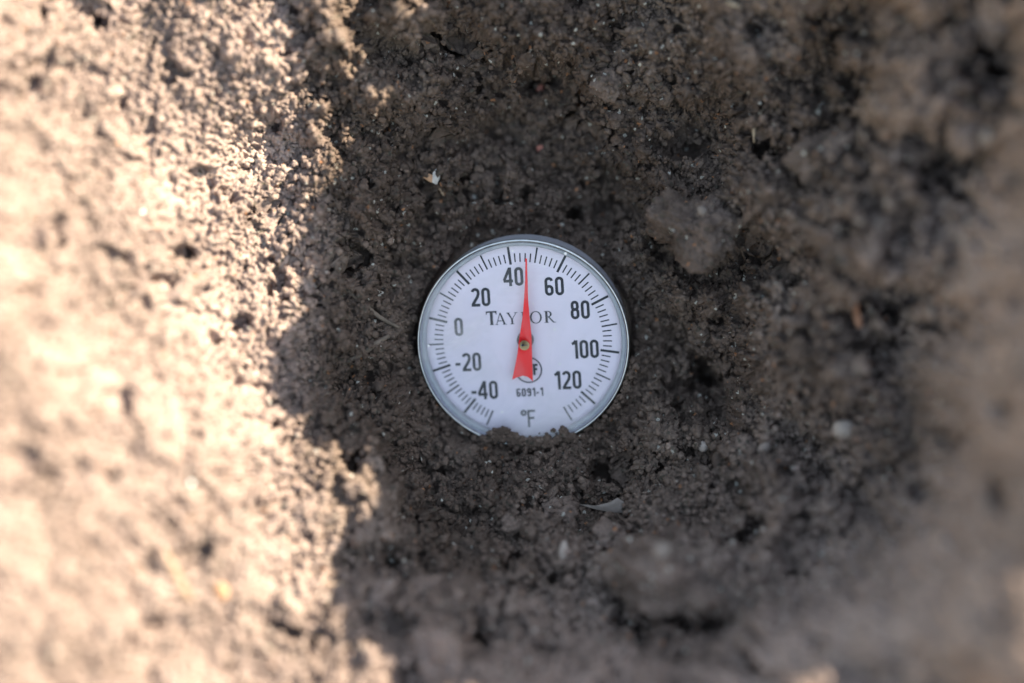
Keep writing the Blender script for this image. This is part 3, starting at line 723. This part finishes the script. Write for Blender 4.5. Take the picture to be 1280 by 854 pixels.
def arc(cx, cy, rx, ry, a0, a1, n_=10):
    return [(cx + rx * math.cos(math.radians(a0 + (a1 - a0) * i / n_)), cy + ry * math.sin(math.radians(a0 + (a1 - a0) * i / n_))) for i in range(n_ + 1)]
GW = .46     # condensed figure width for height 1, stroke centre lines
def glyph(ch, sw):
    """list of (points, closed) in a unit-high box, and the advance"""
    h_ = sw / 2; a, b, W_ = h_, 1 - h_, GW; r = W_ / 2 - h_; cx = W_ / 2; l, rt = h_, W_ - h_
    if ch == '0': return [(arc(cx, b - r, r, r, 0, 180) + arc(cx, a + r, r, r, 180, 360), True)], W_
    if ch == '1': return [([(.26, 0), (.26, 1)], False), ([(.03, .80), (.13, .84), (.24, .97)], False)], .34
    if ch == '2': return [(arc(cx, b - r, r, r, 172, 0) + [(rt, b - r - .10), (rt - .05, .52), (l + .01, a + .06), (l, a)], False), ([(0, a), (W_, a)], False)], W_
    if ch == '4': return [([(.36, 0), (.36, 1)], False), ([(.34, .96), (.03, .30)], False), ([(0, .27), (.50, .27)], False)], .50
    if ch == '6':
        t = .58 - h_
        return [(arc(cx, t - r, r, r, 0, 180) + arc(cx, a + r, r, r, 180, 360), True), ([(l, .34), (l, b - r)] + arc(cx, b - r, r, r, 180, 8), False)], W_
    if ch == '9':
        p_, w__ = glyph('6', sw); return [([(W_ - x, 1 - y) for x, y in q_], c) for q_, c in p_], w__
    if ch == '8':
        m_ = .53; r2 = r - .02
        return [(arc(cx, b - r2, r2, r2, 0, 180, 8) + arc(cx, m_ + r2 * .9, r2, r2 * .9, 180, 360, 8), True), (arc(cx, m_ - r * .95, r, r * .95, 0, 180, 8) + arc(cx, a + r, r, r, 180, 360, 8), True)], W_
    if ch == '-': return [([(.0, .40), (.27, .40)], False)], .28
    if ch == 'F': return [([(h_, 0), (h_, 1)], False), ([(0, b), (.44, b)], False), ([(0, .53), (.38, .53)], False)], .46
    if ch == 'N': return [([(h_, 0), (h_, 1)], False), ([(W_ - h_, 0), (W_ - h_, 1)], False), ([(h_, .98), (W_ - h_, .02)], False)], W_
    if ch == 'S': return [(arc(cx, b - r, r, r, 20, 180, 6) + arc(cx, .5, r, .03, 180, 350, 4)[1:-1] + arc(cx, a + r, r, r, 0, -160, 6), False)], W_
    if ch == 'o': return [(arc(.14, .84, .12, .12, 0, 360, 14)[:-1], True)], .33
ROT = math.radians(3.6)
def text(pr, s_, ccx, ccy, hpx, sw, gap=.10, wide=1.0):
    """text centred at a zoomed-photo position, hpx zoomed pixels high"""
    gl = [glyph(c, sw) for c in s_]
    tot = sum(g[1] for g in gl) * wide + gap * (len(gl) - 1)
    H_ = hpx / (PXC) * K / .97
    ox, oy = loc(ccx, ccy, PLATE); ca, sa = math.cos(ROT), math.sin(ROT)
    x0 = -tot / 2
    for g, adv in gl:
        for pts_, cl in g:
            q_ = []
            for x, y in pts_:
                u, v = (x0 + x * wide) * H_, (y - .5) * H_; q_.append((ox + u * ca - v * sa, oy + u * sa + v * ca))
            pr.stroke(q_, sw * H_, cl)
        x0 += adv * wide + gap

ang = np.array([-157.8,-142.1,-126,-109.9,-94.2,-78,-60,-44.9,-26.7,-8.2,8.6,26.3,42.6,61.7,79.2,96,113.4,131.3,149.5])
tt = np.arange(-50, 131, 10.0)
fit = np.polyfit(tt, ang, 3)
pr = Print()
scx, scy = loc(438, 442, PLATE)
for T in range(-50, 131, 2):
    a = math.radians(90 - float(np.polyval(fit, T)))
    maj20 = T % 20 == 0; maj10 = T % 10 == 0
    r1, r0, w_ = (.925, .745, .052) if maj20 else ((.915, .765, .034) if maj10 else (.85, .765, .027))
    if T in (-50, 130): r1, r0, w_ = .915, .76, .036
    c_, s_ = math.cos(a), math.sin(a)
    pr.stroke([(scx + c_ * r0 * R0, scy + s_ * r0 * R0), (scx + c_ * r1 * R0, scy + s_ * r1 * R0)], w_ * 1.0)
pr.build('tick_marks', plate)
for s_, cx_, cy_ in [('40',403,216),('20',287,289),('0',209,395),('-20',243,520),('-40',301,620),('60',549,250),('80',641,334),('100',659,474),('120',597,584)]:
    pr = Print(); text(pr, s_, cx_, cy_, 66, .152, .085); pr.build('numeral', plate)
pr = Print(); text(pr, '6091-1', 462, 627, 30, .175, .12, 1.08); pr.build('number_print', plate)
pr = Print(); text(pr, 'oF', 458, 721, 62, .12, .02); pr.build('degree_print', plate)
# certification mark: ring with three letters, mostly behind the pointer
pr = Print(); ox, oy = loc(458, 548, PLATE); k_ = K / PXC
pr.stroke([(ox + 46 * k_ * math.cos(t), oy + 46 * k_ * math.sin(t)) for t in [2 * math.pi * i / 40 for i in range(40)]], 5 * k_, True)
text(pr, 'NSF', 460, 547, 40, .2, .12, .95); pr.build('certification_mark', plate)
# wordmark in roman capitals
pr = Print(); ox, oy = loc(312, 389, PLATE); cs, sn = math.cos(ROT), math.sin(ROT)
def cap(shapes, x0, hh):
    for sh in shapes: pr.poly([(ox + ((x0 + x * hh) * cs - y * hh * sn) * k_, oy + ((x0 + x * hh) * sn + y * hh * cs) * k_) for x, y in sh])
def ringcap(x0, hh, cx, cy, ro, rio, a0=0, a1=360, n_=28, hx=None):
    A, B = [], []
    for i in range(n_ + 1):
        t = math.radians(a0 + (a1 - a0) * i / n_)
        for L_, (rx, ry) in ((A, ro), (B, rio)):
            x, y = cx + rx * math.cos(t), cy + ry * math.sin(t)
            L_.append((ox + ((x0 + x * hh) * cs - y * hh * sn) * k_, oy + ((x0 + x * hh) * sn + y * hh * cs) * k_))
    pr.strip(A, B)
def box(x0, y0, x1, y1): return [(x0, y0), (x1, y0), (x1, y1), (x0, y1)]
tk, tn_ = .20, .11
big, sml = 51, 43
cap([box(.36-tk/2+.02, 0, .36+tk/2+.02, 1), box(0, 1-tn_, .76, 1), [(0, .76), (.05, .76), (.10, 1-tn_), (0, 1-tn_)], [(.71, .76), (.76, .76), (.76, 1-tn_), (.66, 1-tn_)], box(.24, 0, .52, .05)], -4, big)
cap([[(.06, .03), (.12, .03), (.44, 1), (.38, 1)], [(.36, 1), (.48, 1), (.84, .03), (.68, .03)], box(.2, .30, .64, .365), box(-.03, 0, .23, .05), box(.60, 0, .93, .05)], 29, sml)
cap([[(.02, .97), (.18, .97), (.47, .42), (.36, .42)], [(.74, .97), (.80, .97), (.46, .42), (.40, .42)], box(.34, 0, .49, .47), box(-.04, .95, .26, 1), box(.62, .95, .90, 1), box(.25, 0, .58, .05)], 71, sml)
cap([box(.10, 0, .10+tk, 1), box(.0, .95, .36, 1), box(0, 0, .62, .06), [(.56, .06), (.62, .06), (.66, .27), (.62, .27)]], 122, sml)
ringcap(152, sml, .52, .5, (.50, .53), (.35, .47))
cap([box(.10, 0, .10+tk, 1), box(0, .95, .3, 1), box(0, 0, .36, .05), [(.30, .50), (.44, .50), (.86, .02), (.70, .02)], box(.70, 0, .98, .05)], 204, sml)
ringcap(204, sml, .32, .735, (.33, .265), (.18, .20), -90, 90, 14)
cap([box(.2, .945, .33, .999), box(.2, .47, .33, .53)], 204, sml)
pr.build('wordmark', plate, label='roman capital lettering across the upper dial')

# ---- pointer
PH = PLATE + 0.20
def extrude(name, pts_, z0, z1, mat, parent):
    n_ = len(pts_); V = [(x * CM, y * CM, z0 * CM) for x, y in pts_] + [(x * CM, y * CM, z1 * CM) for x, y in pts_]
    F = [tuple(range(n_, 2 * n_)), tuple(reversed(range(n_)))] + [(i, (i + 1) % n_, (i + 1) % n_ + n_, i + n_) for i in range(n_)]
    o = link_mesh(name, V, F, mat, parent, False)
    return o
outl = [(446,152),(452,152),(454,230),(456,300),(461,360),(467,420),(469,455),(470,510),(473,589),(455,573),(437,569),(418,574),(399,583),(410,530),(418,490),(424,440),(430,400),(436,360),(441,300),(445,230)]
pc = [loc(a, b, PH) for a, b in outl]
pc = pc[::-1]
pointer = extrude('pointer', pc, PH - .018, PH, M_redp, th)
pvx, pvy = loc(443, 460, PH)
def disc(r, z0, z1, seg=32, cx=0, cy=0): return [(cx + r * math.cos(2 * math.pi * k / seg), cy + r * math.sin(2 * math.pi * k / seg)) for k in range(seg)]
hx, hy = loc(446, 441, PLATE + .05)
extrude('hub_plate', disc(.18, 0, 0, 32, hx, hy), PLATE + .0095, PLATE + .07, M_dark, th)  # disc behind the hub; its dark colour stands for shadow
extrude('pivot_shaft', disc(.05, 0, 0, 16, pvx, pvy), PLATE + .071, PH - .0185, M_brass, th)
hb = extrude('hub_cap', disc(.105, 0, 0, 32, pvx, pvy), PH + .001, PH + .03, M_brass, pointer)
extrude('hub_slot', [(pvx - .07, pvy - .012), (pvx + .07, pvy + .002), (pvx + .068, pvy + .022), (pvx - .072, pvy + .008)], PH + .0305, PH + .036, M_dark, pointer)
# dust specks on the cover
rs = random.Random(4)
for o in list(sc.objects):          # turn the whole place upright together with its camera
    if o.parent is None and o.type != 'LIGHT':
        bpy.context.view_layer.update() if o.name == 'camera' else None
        loc_, rot_, _s = o.matrix_basis.decompose()
        o.rotation_mode = 'QUATERNION'; o.rotation_quaternion = UPRIGHT.to_quaternion() @ rot_; o.location = UPRIGHT @ loc_
